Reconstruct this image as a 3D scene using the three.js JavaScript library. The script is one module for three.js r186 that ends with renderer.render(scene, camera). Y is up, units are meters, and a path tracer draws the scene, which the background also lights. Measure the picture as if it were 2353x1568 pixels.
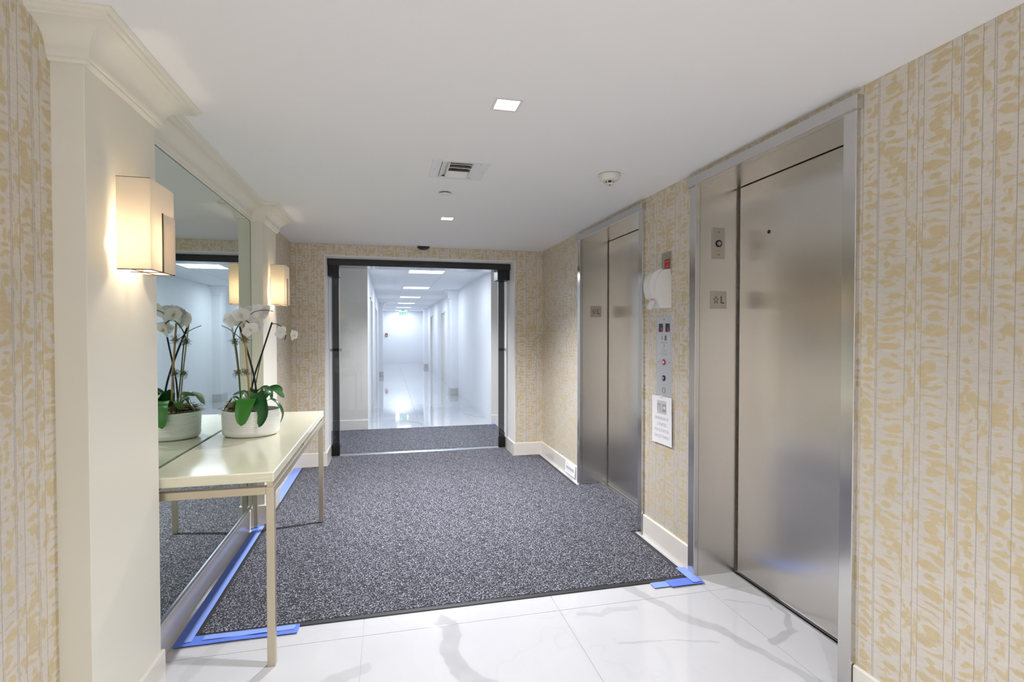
import * as THREE from 'three';
import { RoundedBoxGeometry } from 'three/addons/geometries/RoundedBoxGeometry.js';
import { mergeGeometries, toCreasedNormals } from 'three/addons/utils/BufferGeometryUtils.js';
import { RectAreaLightUniformsLib } from 'three/addons/lights/RectAreaLightUniformsLib.js';

// ------------------------------------------------------------------ camera, lights, exposure
const scene = new THREE.Scene();
scene.background = new THREE.Color(0x000000);
const renderer = new THREE.WebGLRenderer({ antialias: true });
renderer.toneMapping = THREE.LinearToneMapping;
renderer.toneMappingExposure = 1.09;
renderer.shadowMap.enabled = true;
RectAreaLightUniformsLib.init();
const rad = (d) => d * Math.PI / 180;
const camera = new THREE.PerspectiveCamera(66.53, 2353 / 1568, 0.05, 80);
camera.position.set(0, 1.54, 0);
camera.rotation.order = 'YXZ';
camera.rotation.set(rad(-1.03), rad(-13.4), 0);
scene.add(camera);

const DOWNLIGHT = { color: 0xf6f7ff, angle: 1.12 };         // 10 cm square recessed lamps of the lobby
const TROFFER = { color: 0xeaf1ff, intensity: 25 };        // 60 cm panels of the corridor
const SCONCE = { color: 0xffeedb, intensity: 0.22 };       // bulb inside each wall shade
// x, z, candela: two in view, one overhead, the brighter lobby behind the viewer, one in the vestibule
const downlightSpots = [[0.512, -2.25, 14], [0.512, -4.62, 50], [0.512, 0.12, 19], [-0.3, 2.35, 20], [1.25, 2.35, 20], [-0.3, 4.4, 20], [1.25, 4.4, 20]];
const vestibuleSpot = [0.63, -7.5, 28];
const trofferSpots = [0, 1, 2, 3, 4, 5].map((i) => [0.63, -8.76 - 3.3 * i]);

// ------------------------------------------------------------------ helpers
let seed = 12345;
const rnd = () => { seed = (seed * 1664525 + 1013904223) >>> 0; return seed / 4294967296; };
const rr = (a, b) => a + (b - a) * rnd();
const hash = (x, y, s) => { let h = (x * 374761393 + y * 668265263 + s * 1274126177) | 0; h = Math.imul(h ^ (h >>> 13), 1274126177); h ^= h >>> 16; return (h >>> 0) / 4294967296; };
const mod = (a, n) => ((a % n) + n) % n;
function vnoise(x, y, s, px = 1e6, py = 1e6) {              // value noise, periodic in px, py cells
  const xi = Math.floor(x), yi = Math.floor(y), fx = x - xi, fy = y - yi;
  const u = fx * fx * (3 - 2 * fx), v = fy * fy * (3 - 2 * fy);
  const x0 = mod(xi, px), x1 = mod(xi + 1, px), y0 = mod(yi, py), y1 = mod(yi + 1, py);
  const a = hash(x0, y0, s), b = hash(x1, y0, s), c = hash(x0, y1, s), d = hash(x1, y1, s);
  return a + (b - a) * u + (c - a) * v + (a - b - c + d) * u * v;
}
function fbm(x, y, s, px, py, o = 4) { let t = 0, a = 0.5, n = 0; for (let i = 0; i < o; i++) { t += a * vnoise(x, y, s + i, px, py); n += a; a *= 0.5; x *= 2; y *= 2; px *= 2; py *= 2; } return t / n; }
const sstep = (a, b, x) => { const t = Math.min(1, Math.max(0, (x - a) / (b - a))); return t * t * (3 - 2 * t); };
const mix = (a, b, t) => a + (b - a) * t;

function dataTex(w, h, f, srgb, rep) {
  const d = new Uint8Array(w * h * 4), o = [0, 0, 0];
  for (let j = 0; j < h; j++) for (let i = 0; i < w; i++) { f(i / w, j / h, o, i, j); const k = (j * w + i) * 4; d[k] = o[0]; d[k + 1] = o[1]; d[k + 2] = o[2]; d[k + 3] = 255; }
  const t = new THREE.DataTexture(d, w, h, THREE.RGBAFormat);
  t.magFilter = THREE.LinearFilter; t.minFilter = THREE.LinearMipmapLinearFilter; t.generateMipmaps = true; t.anisotropy = 8;
  t.wrapS = t.wrapT = THREE.RepeatWrapping; if (srgb) t.colorSpace = THREE.SRGBColorSpace;
  if (rep) t.repeat.set(...rep);
  t.needsUpdate = true; return t;
}
function canvasTex(w, h, draw) {
  const c = document.createElement('canvas'); c.width = w; c.height = h; draw(c.getContext('2d'), w, h);
  const t = new THREE.CanvasTexture(c); t.colorSpace = THREE.SRGBColorSpace; t.magFilter = THREE.LinearFilter; t.anisotropy = 8; return t;
}
function boxUV(g) {                                        // uv in metres from the way each face points
  if (g.index) g = g.toNonIndexed();
  const p = g.attributes.position, uv = new Float32Array(p.count * 2), a = new THREE.Vector3(), b = new THREE.Vector3(), c = new THREE.Vector3();
  for (let i = 0; i < p.count; i += 3) {
    a.fromBufferAttribute(p, i); b.fromBufferAttribute(p, i + 1); c.fromBufferAttribute(p, i + 2);
    const n = b.clone().sub(a).cross(c.clone().sub(a)), ax = Math.abs(n.x), ay = Math.abs(n.y), az = Math.abs(n.z);
    [a, b, c].forEach((v, k) => {
      const o = (i + k) * 2;
      if (ay >= ax && ay >= az) { uv[o] = v.x; uv[o + 1] = -v.z; } else if (ax >= az) { uv[o] = -v.z; uv[o + 1] = v.y; } else { uv[o] = v.x; uv[o + 1] = v.y; }
    });
  }
  g.setAttribute('uv', new THREE.BufferAttribute(uv, 2));
  return g;
}
const box = (x0, x1, y0, y1, z0, z1) => boxUV(new THREE.BoxGeometry(x1 - x0, y1 - y0, z1 - z0).translate((x0 + x1) / 2, (y0 + y1) / 2, (z0 + z1) / 2));
const rbox = (x0, x1, y0, y1, z0, z1, r = 0.004, s = 2) => boxUV(new RoundedBoxGeometry(x1 - x0, y1 - y0, z1 - z0, s, r).translate((x0 + x1) / 2, (y0 + y1) / 2, (z0 + z1) / 2));
const join = (...g) => mergeGeometries(g.map((q) => { const r = q.index ? q.toNonIndexed() : q; for (const k of Object.keys(r.attributes)) if (!['position', 'normal', 'uv'].includes(k)) r.deleteAttribute(k); return r; }));
function lathe(pts, n = 32) { return new THREE.LatheGeometry(pts.map((p) => new THREE.Vector2(p[0], p[1])), n); }
function tube(pts, r, n = 24, k = 6) { return new THREE.TubeGeometry(new THREE.CatmullRomCurve3(pts.map((p) => new THREE.Vector3(...p))), n, r, k); }
function plane(w, h) { return new THREE.PlaneGeometry(w, h); }
// moulding: profile [[out, y]...] swept along a path [[x, z]...]; outward is to the left of travel seen from below, mitred corners
function sweep(path, prof, cap = true) {
  const P = [], U = []; const n = path.length; const nrm = [];
  for (let i = 0; i < n - 1; i++) { const dx = path[i + 1][0] - path[i][0], dz = path[i + 1][1] - path[i][1], l = Math.hypot(dx, dz); nrm.push([-dz / l, dx / l]); }
  const mit = path.map((p, i) => { const a = nrm[Math.max(0, i - 1)], b = nrm[Math.min(n - 2, i)], k = 1 + a[0] * b[0] + a[1] * b[1]; return [(a[0] + b[0]) / k, (a[1] + b[1]) / k]; });
  const pt = (i, q) => [path[i][0] + mit[i][0] * q[0], q[1], path[i][1] + mit[i][1] * q[0]];
  let run = 0;
  for (let i = 0; i < n - 1; i++) {
    const l = Math.hypot(path[i + 1][0] - path[i][0], path[i + 1][1] - path[i][1]);
    let v = 0;
    for (let j = 0; j < prof.length - 1; j++) {
      const h = Math.hypot(prof[j + 1][0] - prof[j][0], prof[j + 1][1] - prof[j][1]);
      const a = pt(i, prof[j]), b = pt(i + 1, prof[j]), c = pt(i + 1, prof[j + 1]), d = pt(i, prof[j + 1]);
      P.push(...a, ...b, ...c, ...a, ...c, ...d); U.push(run, v, run + l, v, run + l, v + h, run, v, run + l, v + h, run, v + h); v += h;
    }
    run += l;
  }
  const g = new THREE.BufferGeometry();
  g.setAttribute('position', new THREE.Float32BufferAttribute(P, 3)); g.setAttribute('uv', new THREE.Float32BufferAttribute(U, 2));
  if (cap) for (const e of [0, n - 1]) {                    // close both ends
    const poly = prof.map((q) => pt(e, q)); const back = [path[e][0], prof[prof.length - 1][1], path[e][1]]; const arr = [];
    for (let j = 0; j < poly.length - 1; j++) arr.push(...back, ...poly[j], ...poly[j + 1]);
    P.push(...arr); for (let j = 0; j < arr.length / 3; j++) U.push(0, 0);
  }
  g.setAttribute('position', new THREE.Float32BufferAttribute(P, 3)); g.setAttribute('uv', new THREE.Float32BufferAttribute(U, 2));
  g.computeVertexNormals();
  return toCreasedNormals(g, rad(28));
}
const taken = {};
function numbered(n) { const k = (taken[n] = (taken[n] ?? -1) + 1); return k ? `${n}_${String(k).padStart(3, '0')}` : n; }
function thing(name, label, category, base = [0, 0, 0], group) {
  const o = new THREE.Group(); o.name = numbered(name); o.position.set(...base); o.userData = { label, category }; if (group) o.userData.group = group;
  scene.add(o); return o;
}
function part(root, name, geo, mat, parent = root) {        // geometry comes in world metres
  const m = new THREE.Mesh(geo.translate(-root.position.x, -root.position.y, -root.position.z), mat); m.name = name; parent.add(m); return m;
}
function struct(name, label, geo, mat) {
  let o; if (geo) { o = new THREE.Mesh(geo, mat); } else o = new THREE.Group();
  o.name = numbered(name); o.userData = { kind: 'structure', label }; scene.add(o); return o;
}
function rename(o, name, label, group) { o.name = numbered(name); o.userData = { ...o.userData, label }; if (group) o.userData.group = group; scene.add(o); return o; }

// ------------------------------------------------------------------ materials
const std = (c, r = 0.6, m = 0, x = {}) => new THREE.MeshStandardMaterial({ color: c, roughness: r, metalness: m, ...x });
const phy = (c, r = 0.5, m = 0, x = {}) => new THREE.MeshPhysicalMaterial({ color: c, roughness: r, metalness: m, ...x });
const W = 1.07, Hh = 1.43, LINES = [0, 0.060, 0.066, 0.099, 0.158, 0.165, 0.196, 0.290, 0.311, 0.351, 0.464, 0.470];
const PER = 0.535;
function paperAt(u, v) {                                   // -> [gold, line, tone]
  const x = u * W, half = x >= PER ? 1 : 0, xl = x - half * PER, y = v * Hh;
  let c = 0; while (c < LINES.length - 1 && xl >= LINES[c + 1]) c++;
  const a = LINES[c], b = c < LINES.length - 1 ? LINES[c + 1] : PER, w = b - a, t = (xl - a) / w, sd = c * 7 + half * 131;
  let gold = 0; const big = 0.55 * (fbm(u * 3, v * 4, 201, 3, 4, 3) - 0.5);
  if (w > 0.012) {
    const wob = fbm(y * 30 / Hh * 1.43, t * 2, sd, 1e6, 1e6, 3);
    const edge = Math.pow(Math.abs(t - 0.5) * 2, 2);
    if (w > 0.05) {
      const cells = Math.round(Hh / 0.034), ph = v * cells + 0.9 * (vnoise(v * 42, t * 1.5, sd + 3, 42, 64) - 0.5);
      const row = Math.floor(mod(ph, cells)), len = 0.25 + 0.9 * hash(row, sd, 9), off = 0.35 * (hash(row, sd, 10) - 0.5), fat = 0.15 + 0.32 * hash(row, sd, 11);
      const lens = 1 - Math.pow(Math.abs((t - 0.5 - off) / (0.55 * len)), 2.2);
      const fy = Math.abs(ph - Math.floor(ph) - 0.5);
      const rag = 0.28 * (fbm(t * 9, v * 130, sd + 5, 9, 130, 3) - 0.5);
      gold = sstep(-0.10, 0.10, fat * lens - fy + rag + big);
      gold = Math.max(gold, sstep(0.58, 0.70, fbm(t * 2.2 + 3, v * 26, sd + 21, 64, 26, 4)));
    } else gold = sstep(0.47, 0.62, big * 0.5 + fbm(t * 2 + 5, v * 46, sd + 31, 64, 46, 4) - 0.05 * edge);
    gold *= 0.82 + 0.18 * wob;
  }
  let line = 0; const dm = Math.min(xl - a, b - xl);
  line = 1 - sstep(0.0007, 0.0017, dm + 0.0006 * (vnoise(v * 500, c, 77, 500, 64) - 0.5));
  const tone = fbm(u * 60, v * 300, 4, 60, 300, 2);
  return [gold, line, tone];
}
const pcache = {}; const PW = 1024, PH = 1408;
const paperData = (() => { const a = new Float32Array(PW * PH * 3); for (let j = 0; j < PH; j++) for (let i = 0; i < PW; i++) { const r = paperAt(i / PW, j / PH); a.set(r, (j * PW + i) * 3); } return a; })();
const paperTexSet = (offx) => {
  const set = {
    map: dataTex(PW, PH, (u, v, o, i, j) => { const k = (j * PW + i) * 3, g = paperData[k], l = paperData[k + 1], t = paperData[k + 2] - 0.5; for (let q = 0; q < 3; q++) o[q] = Math.max(0, Math.min(255, mix(mix([222, 214, 202][q], [209, 190, 146][q], g * 0.9), [164, 157, 148][q], l * 0.7) + t * 14)); }, true, [1 / W, 1 / Hh]),
    orm: dataTex(PW, PH, (u, v, o, i, j) => { const k = (j * PW + i) * 3, g = paperData[k]; o[0] = 0; o[1] = mix(110, 150, g); o[2] = mix(80, 40, g); }, false, [1 / W, 1 / Hh]),
    bump: dataTex(PW, PH, (u, v, o, i, j) => { const k = (j * PW + i) * 3; o[0] = o[1] = o[2] = 120 + 60 * paperData[k] - 90 * paperData[k + 1] + 40 * (paperData[k + 2] - 0.5); }, false, [1 / W, 1 / Hh]),
  };
  for (const t of Object.values(set)) t.offset.x = offx; return set;
};
const paperTex = paperTexSet(-1.201 / W);
const M = {};
M.paper = std(0xffffff, 1, 1, { map: paperTex.map, roughnessMap: paperTex.orm, metalnessMap: paperTex.orm, bumpMap: paperTex.bump, bumpScale: 0.0008 });
M.ceiling = std(0xf2f1ef, 0.75);
M.plaster = std(0xe9e7e3, 0.6);
M.corridorWall = std(0xe6e9ee, 0.55);
M.cream = std(0xe6e2d2, 0.42);                             // painted pilasters and crown
M.base = phy(0xe3ddd3, 0.22, 0, { clearcoat: 0.3 });       // stone skirting
M.steel = phy(0xd6d2cc, 0.26, 1, { anisotropy: 0.75 });
M.steelTrim = phy(0xd0cecb, 0.2, 1, { anisotropy: 0.6 });
M.steelPlate = phy(0xb9b3a8, 0.33, 1);
M.alu = std(0xc9cbd0, 0.3, 1);
M.black = std(0x040404, 0.35);
M.blackGloss = phy(0x050506, 0.22, 0, { clearcoat: 0.6 });
M.rubber = std(0x2b2a2c, 0.55);
M.white = std(0xe4e2df, 0.35);
M.whiteMatt = std(0xeceae6, 0.55);
M.offwhite = std(0xe4e1d6, 0.45);
M.mirror = phy(0xd3ddd6, 0.015, 1);
M.mirrorEdge = phy(0x6f8479, 0.15, 0.2);
M.pane = phy(0xf4f8f7, 0, 0, { transmission: 1, thickness: 0, ior: 1.5 });
M.tint = phy(0x585a5c, 0.05, 0, { transmission: 1, thickness: 0, ior: 1.5 });
M.glow = std(0xffffff, 0.5, 0, { emissive: 0xfffaf2, emissiveIntensity: 3 });
M.glowCool = std(0xffffff, 0.5, 0, { emissive: 0xf4f8ff, emissiveIntensity: 2.2 });
M.bronze = std(0x5b4a3c, 0.4, 0.7);
M.champagne = phy(0xcdc3ab, 0.3, 0.75);
M.lacquer = phy(0xe6e3c8, 0.3, 0, { clearcoat: 0.8, clearcoatRoughness: 0.12, bumpMap: dataTex(256, 256, (u, v, o) => { o[0] = o[1] = o[2] = 255 * fbm(u * 6, v * 60, 3, 6, 60, 3); }, false, [1.6, 1.6]), bumpScale: 0.0012 });
M.tape = std(0x5e7cd8, 0.55);
M.tapeLight = std(0x86a0e8, 0.5);

// stone tiles: veins drawn in floor metres over a 3.4 m square (x -1.2..2.2, z -3.2..0.2)
const veins = [
  [0.05, 0.75, [[1.40, -2.86], [1.46, -2.7], [1.51, -2.6], [1.53, -2.46], [1.64, -2.35], [1.68, -2.25], [1.72, -2.13], [1.76, -2.0], [1.83, -1.88], [1.9, -1.7], [2.1, -1.5]]],
  [0.065, 0.8, [[0.22, -2.8], [0.28, -2.7], [0.3, -2.58], [0.29, -2.43], [0.32, -2.33], [0.37, -2.23], [0.5, -2.05], [0.55, -1.8]]],
  [0.03, 0.8, [[2.16, -2.6], [2.13, -2.5], [2.12, -2.39], [2.04, -2.28], [2.03, -2.22], [1.93, -2.18], [1.86, -2.17]]],
  [0.01, 0.7, [[1.86, -2.59], [2.0, -2.55], [2.08, -2.49], [2.06, -2.45]]],
  [0.012, 0.5, [[1.12, -2.34], [1.38, -2.31], [1.57, -2.25]]],
  [0.06, 0.5, [[-0.5, -2.2], [-0.23, -2.4], [-0.13, -2.45]]],
  [0.05, 0.35, [[-0.76, -2.86], [-0.81, -2.77], [-0.85, -2.64], [-0.87, -2.55], [-0.98, -2.2]]],
  [0.035, 0.4, [[1.01, -2.65], [1.11, -2.61], [1.19, -2.66], [1.32, -2.65]]],
  [0.05, 0.6, [[-0.9, -1.4], [-0.3, -1.2], [0.2, -0.7], [0.9, -0.5]]], [0.05, 0.6, [[1.0, -1.5], [1.3, -1.0], [1.9, -0.7]]],
];
const marble = dataTex(1536, 1536, (u, v, o) => {
  const x0 = -1.2 + u * 3.4, z0 = 0.2 - v * 3.4;
  const x = x0 + 0.10 * (fbm(u * 14, v * 14, 61, 14, 14, 6) - 0.5), z = z0 + 0.10 * (fbm(u * 14, v * 14, 71, 14, 14, 6) - 0.5), wv = 0.45 + 1.1 * fbm(u * 20, v * 20, 51, 20, 20, 3);
  let d = 0;
  for (const [w, s, p] of veins) for (let i = 0; i < p.length - 1; i++) {
    const ax = p[i][0], az = p[i][1], bx = p[i + 1][0] - ax, bz = p[i + 1][1] - az, t = Math.max(0, Math.min(1, ((x - ax) * bx + (z - az) * bz) / (bx * bx + bz * bz)));
    const q = Math.hypot(x - ax - bx * t, z - az - bz * t) / (w * wv); if (q < 1) d = Math.max(d, s * (0.35 + 0.65 * fbm(u * 40, v * 40, 5, 40, 40, 3)) * (1 - sstep(0.55, 0.72, q)) + s * 0.22 * (1 - sstep(0.3, 1, q)));
  }
  const r = Math.abs(fbm(u * 5, v * 5, 81, 5, 5, 5) - 0.5); d = Math.max(d, 0.12 * (1 - sstep(0, 0.012, r)));
  const c = 202 - 27 * d - 6 * fbm(u * 12, v * 12, 91, 12, 12, 3);
  o[0] = c; o[1] = c; o[2] = c + 1;
}, true, [1 / 3.4, 1 / 3.4]);
marble.offset.set(1.2 / 3.4, 0.2 / 3.4);
M.tile = phy(0xffffff, 0.1, 0, { map: marble, clearcoat: 0.3, clearcoatRoughness: 0.05 });
M.tileCorridor = phy(0xf6f7fa, 0.05, 0, { map: marble, clearcoat: 0.6, clearcoatRoughness: 0.03 });
M.grout = std(0xb9b9b7, 0.8);
const matTex = dataTex(1024, 1024, (u, v, o, i, j) => {
  const n = 0.55 * vnoise(i / 4, j / 4, 7, 256, 256) + 0.45 * vnoise(i / 8, j / 8, 8, 128, 128), t = sstep(0.40, 0.78, n);
  const c = 26 + 160 * Math.pow(t, 1.6); o[0] = c; o[1] = c; o[2] = c + 5 + 6 * t;
}, true, [1 / 0.6, 1 / 0.6]);
const matBump = dataTex(512, 512, (u, v, o, i, j) => { o[0] = o[1] = o[2] = 255 * vnoise(i / 4, j / 4, 17, 128, 128); }, false, [1 / 0.5, 1 / 0.5]);
M.carpet = phy(0xffffff, 0.95, 0, { map: matTex, bumpMap: matBump, bumpScale: 0.003, sheen: 0.4, sheenRoughness: 0.6, sheenColor: new THREE.Color(0x9a9aa4) });

// ------------------------------------------------------------------ the shell
const CY = 2.538, WX = 1.88, LX = -1.056, BZ = -6.246, FZ = 5.6, RZ = 0.95;
const E1 = [-4.885, -3.643], E2 = [-2.885, -1.813], EH = 2.446, DOORX = 2.16;
const wr = struct('wall_right', 'beige and gold striped wallpaper wall with two elevator openings', join(
  box(WX, 2.2, 0, CY, BZ - 0.05, E1[0] - 0.031), box(WX, 2.2, 0, CY, E1[1] + 0.031, E2[0] - 0.031), box(WX, 2.2, 0, CY, E2[1] + 0.031, RZ),
  box(WX, 2.2, EH + 0.021, CY, E1[0] - 0.031, E1[1] + 0.031), box(WX, 2.2, EH + 0.021, CY, E2[0] - 0.031, E2[1] + 0.031)), M.paper);
struct('wall_right_rear', 'plain white lobby wall behind the viewer on the right', box(WX, 2.2, 0, CY, RZ, FZ + 0.1), M.plaster);
struct('wall_left_rear', 'plain white lobby wall behind the viewer on the left', box(LX - 0.12, LX, 0, CY, RZ, FZ + 0.1), M.plaster);
struct('wall_shaft', 'dark elevator shaft wall behind the elevator doors', join(box(2.24, 2.3, 0, CY, -6.3, FZ + 0.1), box(2.2, 2.24, 0, CY, -6.3, -4.95), box(2.2, 2.24, 0, CY, -3.58, -2.95), box(2.2, 2.24, 0, CY, -1.75, FZ)), M.black);
struct('wall_left', 'wallpapered wall behind the mirror and pilasters', box(LX - 0.12, LX, 0, CY, BZ - 0.05, RZ), M.paper);
const OPX = [-0.692, 1.518], OPY = 2.4, GZ = -6.72;
struct('wall_back', 'brown gold striped wallpaper wall around the glass entrance', join(
  box(-1.4, OPX[0] - 0.012, 0, CY, GZ - 0.06, BZ), box(OPX[1] + 0.012, 2.3, 0, CY, GZ - 0.06, BZ), box(OPX[0] - 0.012, OPX[1] + 0.012, OPY + 0.012, CY, GZ - 0.06, BZ)), M.paper);
struct('wall_front', 'plain white wall closing the lobby behind the viewer', box(LX - 0.12, WX + 0.3, 0, CY, FZ, FZ + 0.12), M.plaster);
struct('trim_1', 'white plaster lining of the glass door opening', join(
  box(OPX[0] - 0.012, OPX[0], 0, OPY, GZ - 0.06, BZ + 0.001), box(OPX[1], OPX[1] + 0.012, 0, OPY, GZ - 0.06, BZ + 0.001), box(OPX[0] - 0.012, OPX[1] + 0.012, OPY, OPY + 0.012, GZ - 0.06, BZ + 0.001)), M.plaster);

// ceiling slab with holes for lamps and the air register
const VENT = [0.258, 0.598, -3.4, -3.035];
{
  const sh = new THREE.Shape([[-1.2, -FZ - 0.2], [2.3, -FZ - 0.2], [2.3, 6.8], [-1.2, 6.8]].map((p) => new THREE.Vector2(...p)));
  const hole = (x0, x1, z0, z1) => sh.holes.push(new THREE.Path([[x0, -z1], [x0, -z0], [x1, -z0], [x1, -z1]].map((p) => new THREE.Vector2(...p))));
  for (const [x, z] of downlightSpots) hole(x - 0.052, x + 0.052, z - 0.052, z + 0.052);
  hole(VENT[0] + 0.05, VENT[1] - 0.05, VENT[2] + 0.03, VENT[3] - 0.03);
  const g = new THREE.ExtrudeGeometry(sh, { depth: 0.14, bevelEnabled: false }); g.rotateX(-Math.PI / 2); g.translate(0, CY, 0);
  struct('ceiling', 'plain white painted lobby ceiling', boxUV(g), M.ceiling);
}
// floor: grout bed and single stone tiles
{
  const f = struct('floor', 'polished white marble tile floor with grey veins');
  const bed = new THREE.Mesh(box(-1.4, 2.4, -0.12, -0.004, -26.2, FZ + 0.1), M.grout); bed.name = 'grout_bed'; f.add(bed);
  const xs = [-1.18, -0.131, 0.914, 1.85, 2.24], g = 0.0016;
  const zs = [5.6, 4.42, 3.4, 2.38, 1.36, 0.34, -0.68, -1.70, -2.707, -3.73, -4.75, -5.77, -6.75];
  for (let i = 0; i < xs.length - 1; i++) for (let j = 0; j < zs.length - 1; j++) { const t = new THREE.Mesh(rbox(xs[i] + g, xs[i + 1] - g, -0.02, 0, zs[j + 1] + g, zs[j] - g, 0.001, 1), M.tile); t.name = 'tile'; f.add(t); }
  const xc = [-1.4, -0.40, 0.50, 1.40, 2.3];
  for (let i = 0; i < xc.length - 1; i++) for (let z = -6.75; z > -26; z -= 1.2) { const t = new THREE.Mesh(rbox(xc[i] + g, xc[i + 1] - g, -0.02, 0, z - 1.2 + g, z - g, 0.001, 1), M.tileCorridor); t.name = 'tile'; f.add(t); }
}
// skirtings
const skirt = [[0, 0.160], [0.007, 0.160], [0.012, 0.154], [0.012, 0]];
const PX = -0.962, P1 = [-1.99, -2.52], P2 = [-4.47, -4.975];
struct('baseboard_left', 'cream stone skirting running round the pilasters under the mirror', sweep([[LX, FZ], [LX, P1[0]], [PX, P1[0]], [PX, P1[1]], [LX + 0.004, P1[1]], [LX + 0.004, P2[0]], [PX, P2[0]], [PX, P2[1]], [LX, P2[1]], [LX, BZ], [OPX[0], BZ], [OPX[0], GZ + 0.03]], skirt), M.base);
struct('baseboard_back', 'cream stone skirting from the glass door round to the far elevator', sweep([[OPX[1], GZ + 0.03], [OPX[1], BZ], [WX, BZ], [WX, E1[0] - 0.075]], skirt), M.base);
struct('baseboard_right', 'cream stone skirting between the two elevators', sweep([[WX, E1[1] + 0.07], [WX, E2[0] - 0.068]], skirt), M.base);
struct('baseboard_near', 'cream stone skirting beside the near elevator frame', sweep([[WX, E2[1] + 0.068], [WX, FZ]], skirt), M.base);
// pilasters and crown
for (const [i, p] of [P1, P2].entries()) struct('pilaster', i ? 'cream painted pilaster at the far end of the mirror' : 'tall cream painted pilaster at the near end of the mirror', rbox(LX - 0.02, PX, 0, CY + 0.02, p[1], p[0], 0.003, 2), M.cream);
{
  const c = CY, pr = [[0, c - 0.128], [0.011, c - 0.128], [0.017, c - 0.121], [0.017, c - 0.113], [0.021, c - 0.111], [0.026, c - 0.103]];
  for (let i = 1; i <= 10; i++) { const t = i / 10 * Math.PI / 2; pr.push([0.026 + 0.082 * (1 - Math.cos(t)), c - 0.103 + 0.074 * Math.sin(t)]); }
  pr.push([0.110, c - 0.024], [0.122, c - 0.021], [0.126, c - 0.012], [0.134, c - 0.010], [0.140, c - 0.004], [0.140, c]);
  struct('trim_2', 'cream cove crown moulding wrapping pilasters and mirror', sweep([[LX - 0.01, P1[0]], [PX, P1[0]], [PX, P1[1]], [LX, P1[1]], [LX, P2[0]], [PX, P2[0]], [PX, P2[1]], [LX - 0.01, P2[1]]], pr), M.cream);
}

// ------------------------------------------------------------------ vestibule and corridor beyond the glass
const VZ = -8.44, CXL = -0.31, CXR = 1.655, CZ = -25.95, CCY = 2.54;
struct('wall_vestibule_left', 'white plaster wall left of the corridor mouth', box(-1.4, CXL, 0, CCY, VZ - 0.12, VZ), M.plaster);
struct('wall_vestibule_side_left', 'white side wall of the vestibule on the left', box(-1.4, -1.3, 0, CCY, VZ, GZ - 0.06), M.plaster);
struct('wall_vestibule_right', 'white plaster wall right of the corridor mouth', box(CXR, 2.3, 0, CCY, VZ - 0.12, VZ), M.plaster);
struct('wall_vestibule_side_right', 'white side wall of the vestibule on the right', box(2.2, 2.3, 0, CCY, VZ, GZ - 0.06), M.plaster);
struct('baseboard_vestibule', 'low white skirting on the vestibule walls', join(sweep([[-1.3, VZ], [CXL, VZ]], skirt), sweep([[CXR, VZ], [2.2, VZ]], skirt)), M.whiteMatt);
// corridor side walls, broken by flush doors
const doorR = [[-15.6, -16.7], [-20.0, -21.0]], doorL = [[-9.6, -10.7], [-14.0, -15.0]];
function sideWall(x0, x1, ds) { const g = []; let z = VZ - 0.12; for (const [a, b] of ds) { g.push(box(x0, x1, 0, CCY, a, z), box(x0, x1, 2.15, CCY, b, a)); z = b; } g.push(box(x0, x1, 0, CCY, CZ, z)); return join(...g); }
struct('wall_corridor_left', 'long white corridor wall on the left', sideWall(CXL - 0.12, CXL, doorL), M.corridorWall);
struct('wall_corridor_right', 'long white corridor wall on the right', sideWall(CXR, CXR + 0.12, doorR), M.corridorWall);
struct('wall_corridor_end', 'white wall closing the far end of the corridor', box(CXL - 0.12, CXR + 0.12, 0, CCY, CZ - 0.12, CZ), M.corridorWall);
for (const [s, ds] of [[1, doorR], [-1, doorL]]) for (const [k, [a, b]] of ds.entries()) {
  const d = struct('door_corridor', `white flush door in the ${s > 0 ? 'right' : 'left'} corridor wall, ${k ? 'farther' : 'nearer'} one`);
  const x = s > 0 ? CXR : CXL, q = (e, f) => s > 0 ? [x + e, x + f] : [x - f, x - e];
  const add = (n, g, m) => { const o = new THREE.Mesh(g, m); o.name = n; d.add(o); };
  add('door_panel', box(...q(0.05, 0.09), 0.004, 2.12, b + 0.03, a - 0.03), M.white);
  add('door_frame', join(box(...q(-0.012, 0.1), 0, 2.15, a - 0.03, a), box(...q(-0.012, 0.1), 0, 2.15, b, b + 0.03), box(...q(-0.012, 0.1), 2.12, 2.15, b, a)), M.white);
  add('backing', box(...q(0.1, 0.12), 0, 2.15, b, a), M.white);
  add('door_handle', join(box(...q(0.0, 0.05), 1.0, 1.02, a - 0.12, a - 0.1), box(...q(-0.01, 0.005), 1.0, 1.02, a - 0.22, a - 0.1)), M.alu);
}
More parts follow.
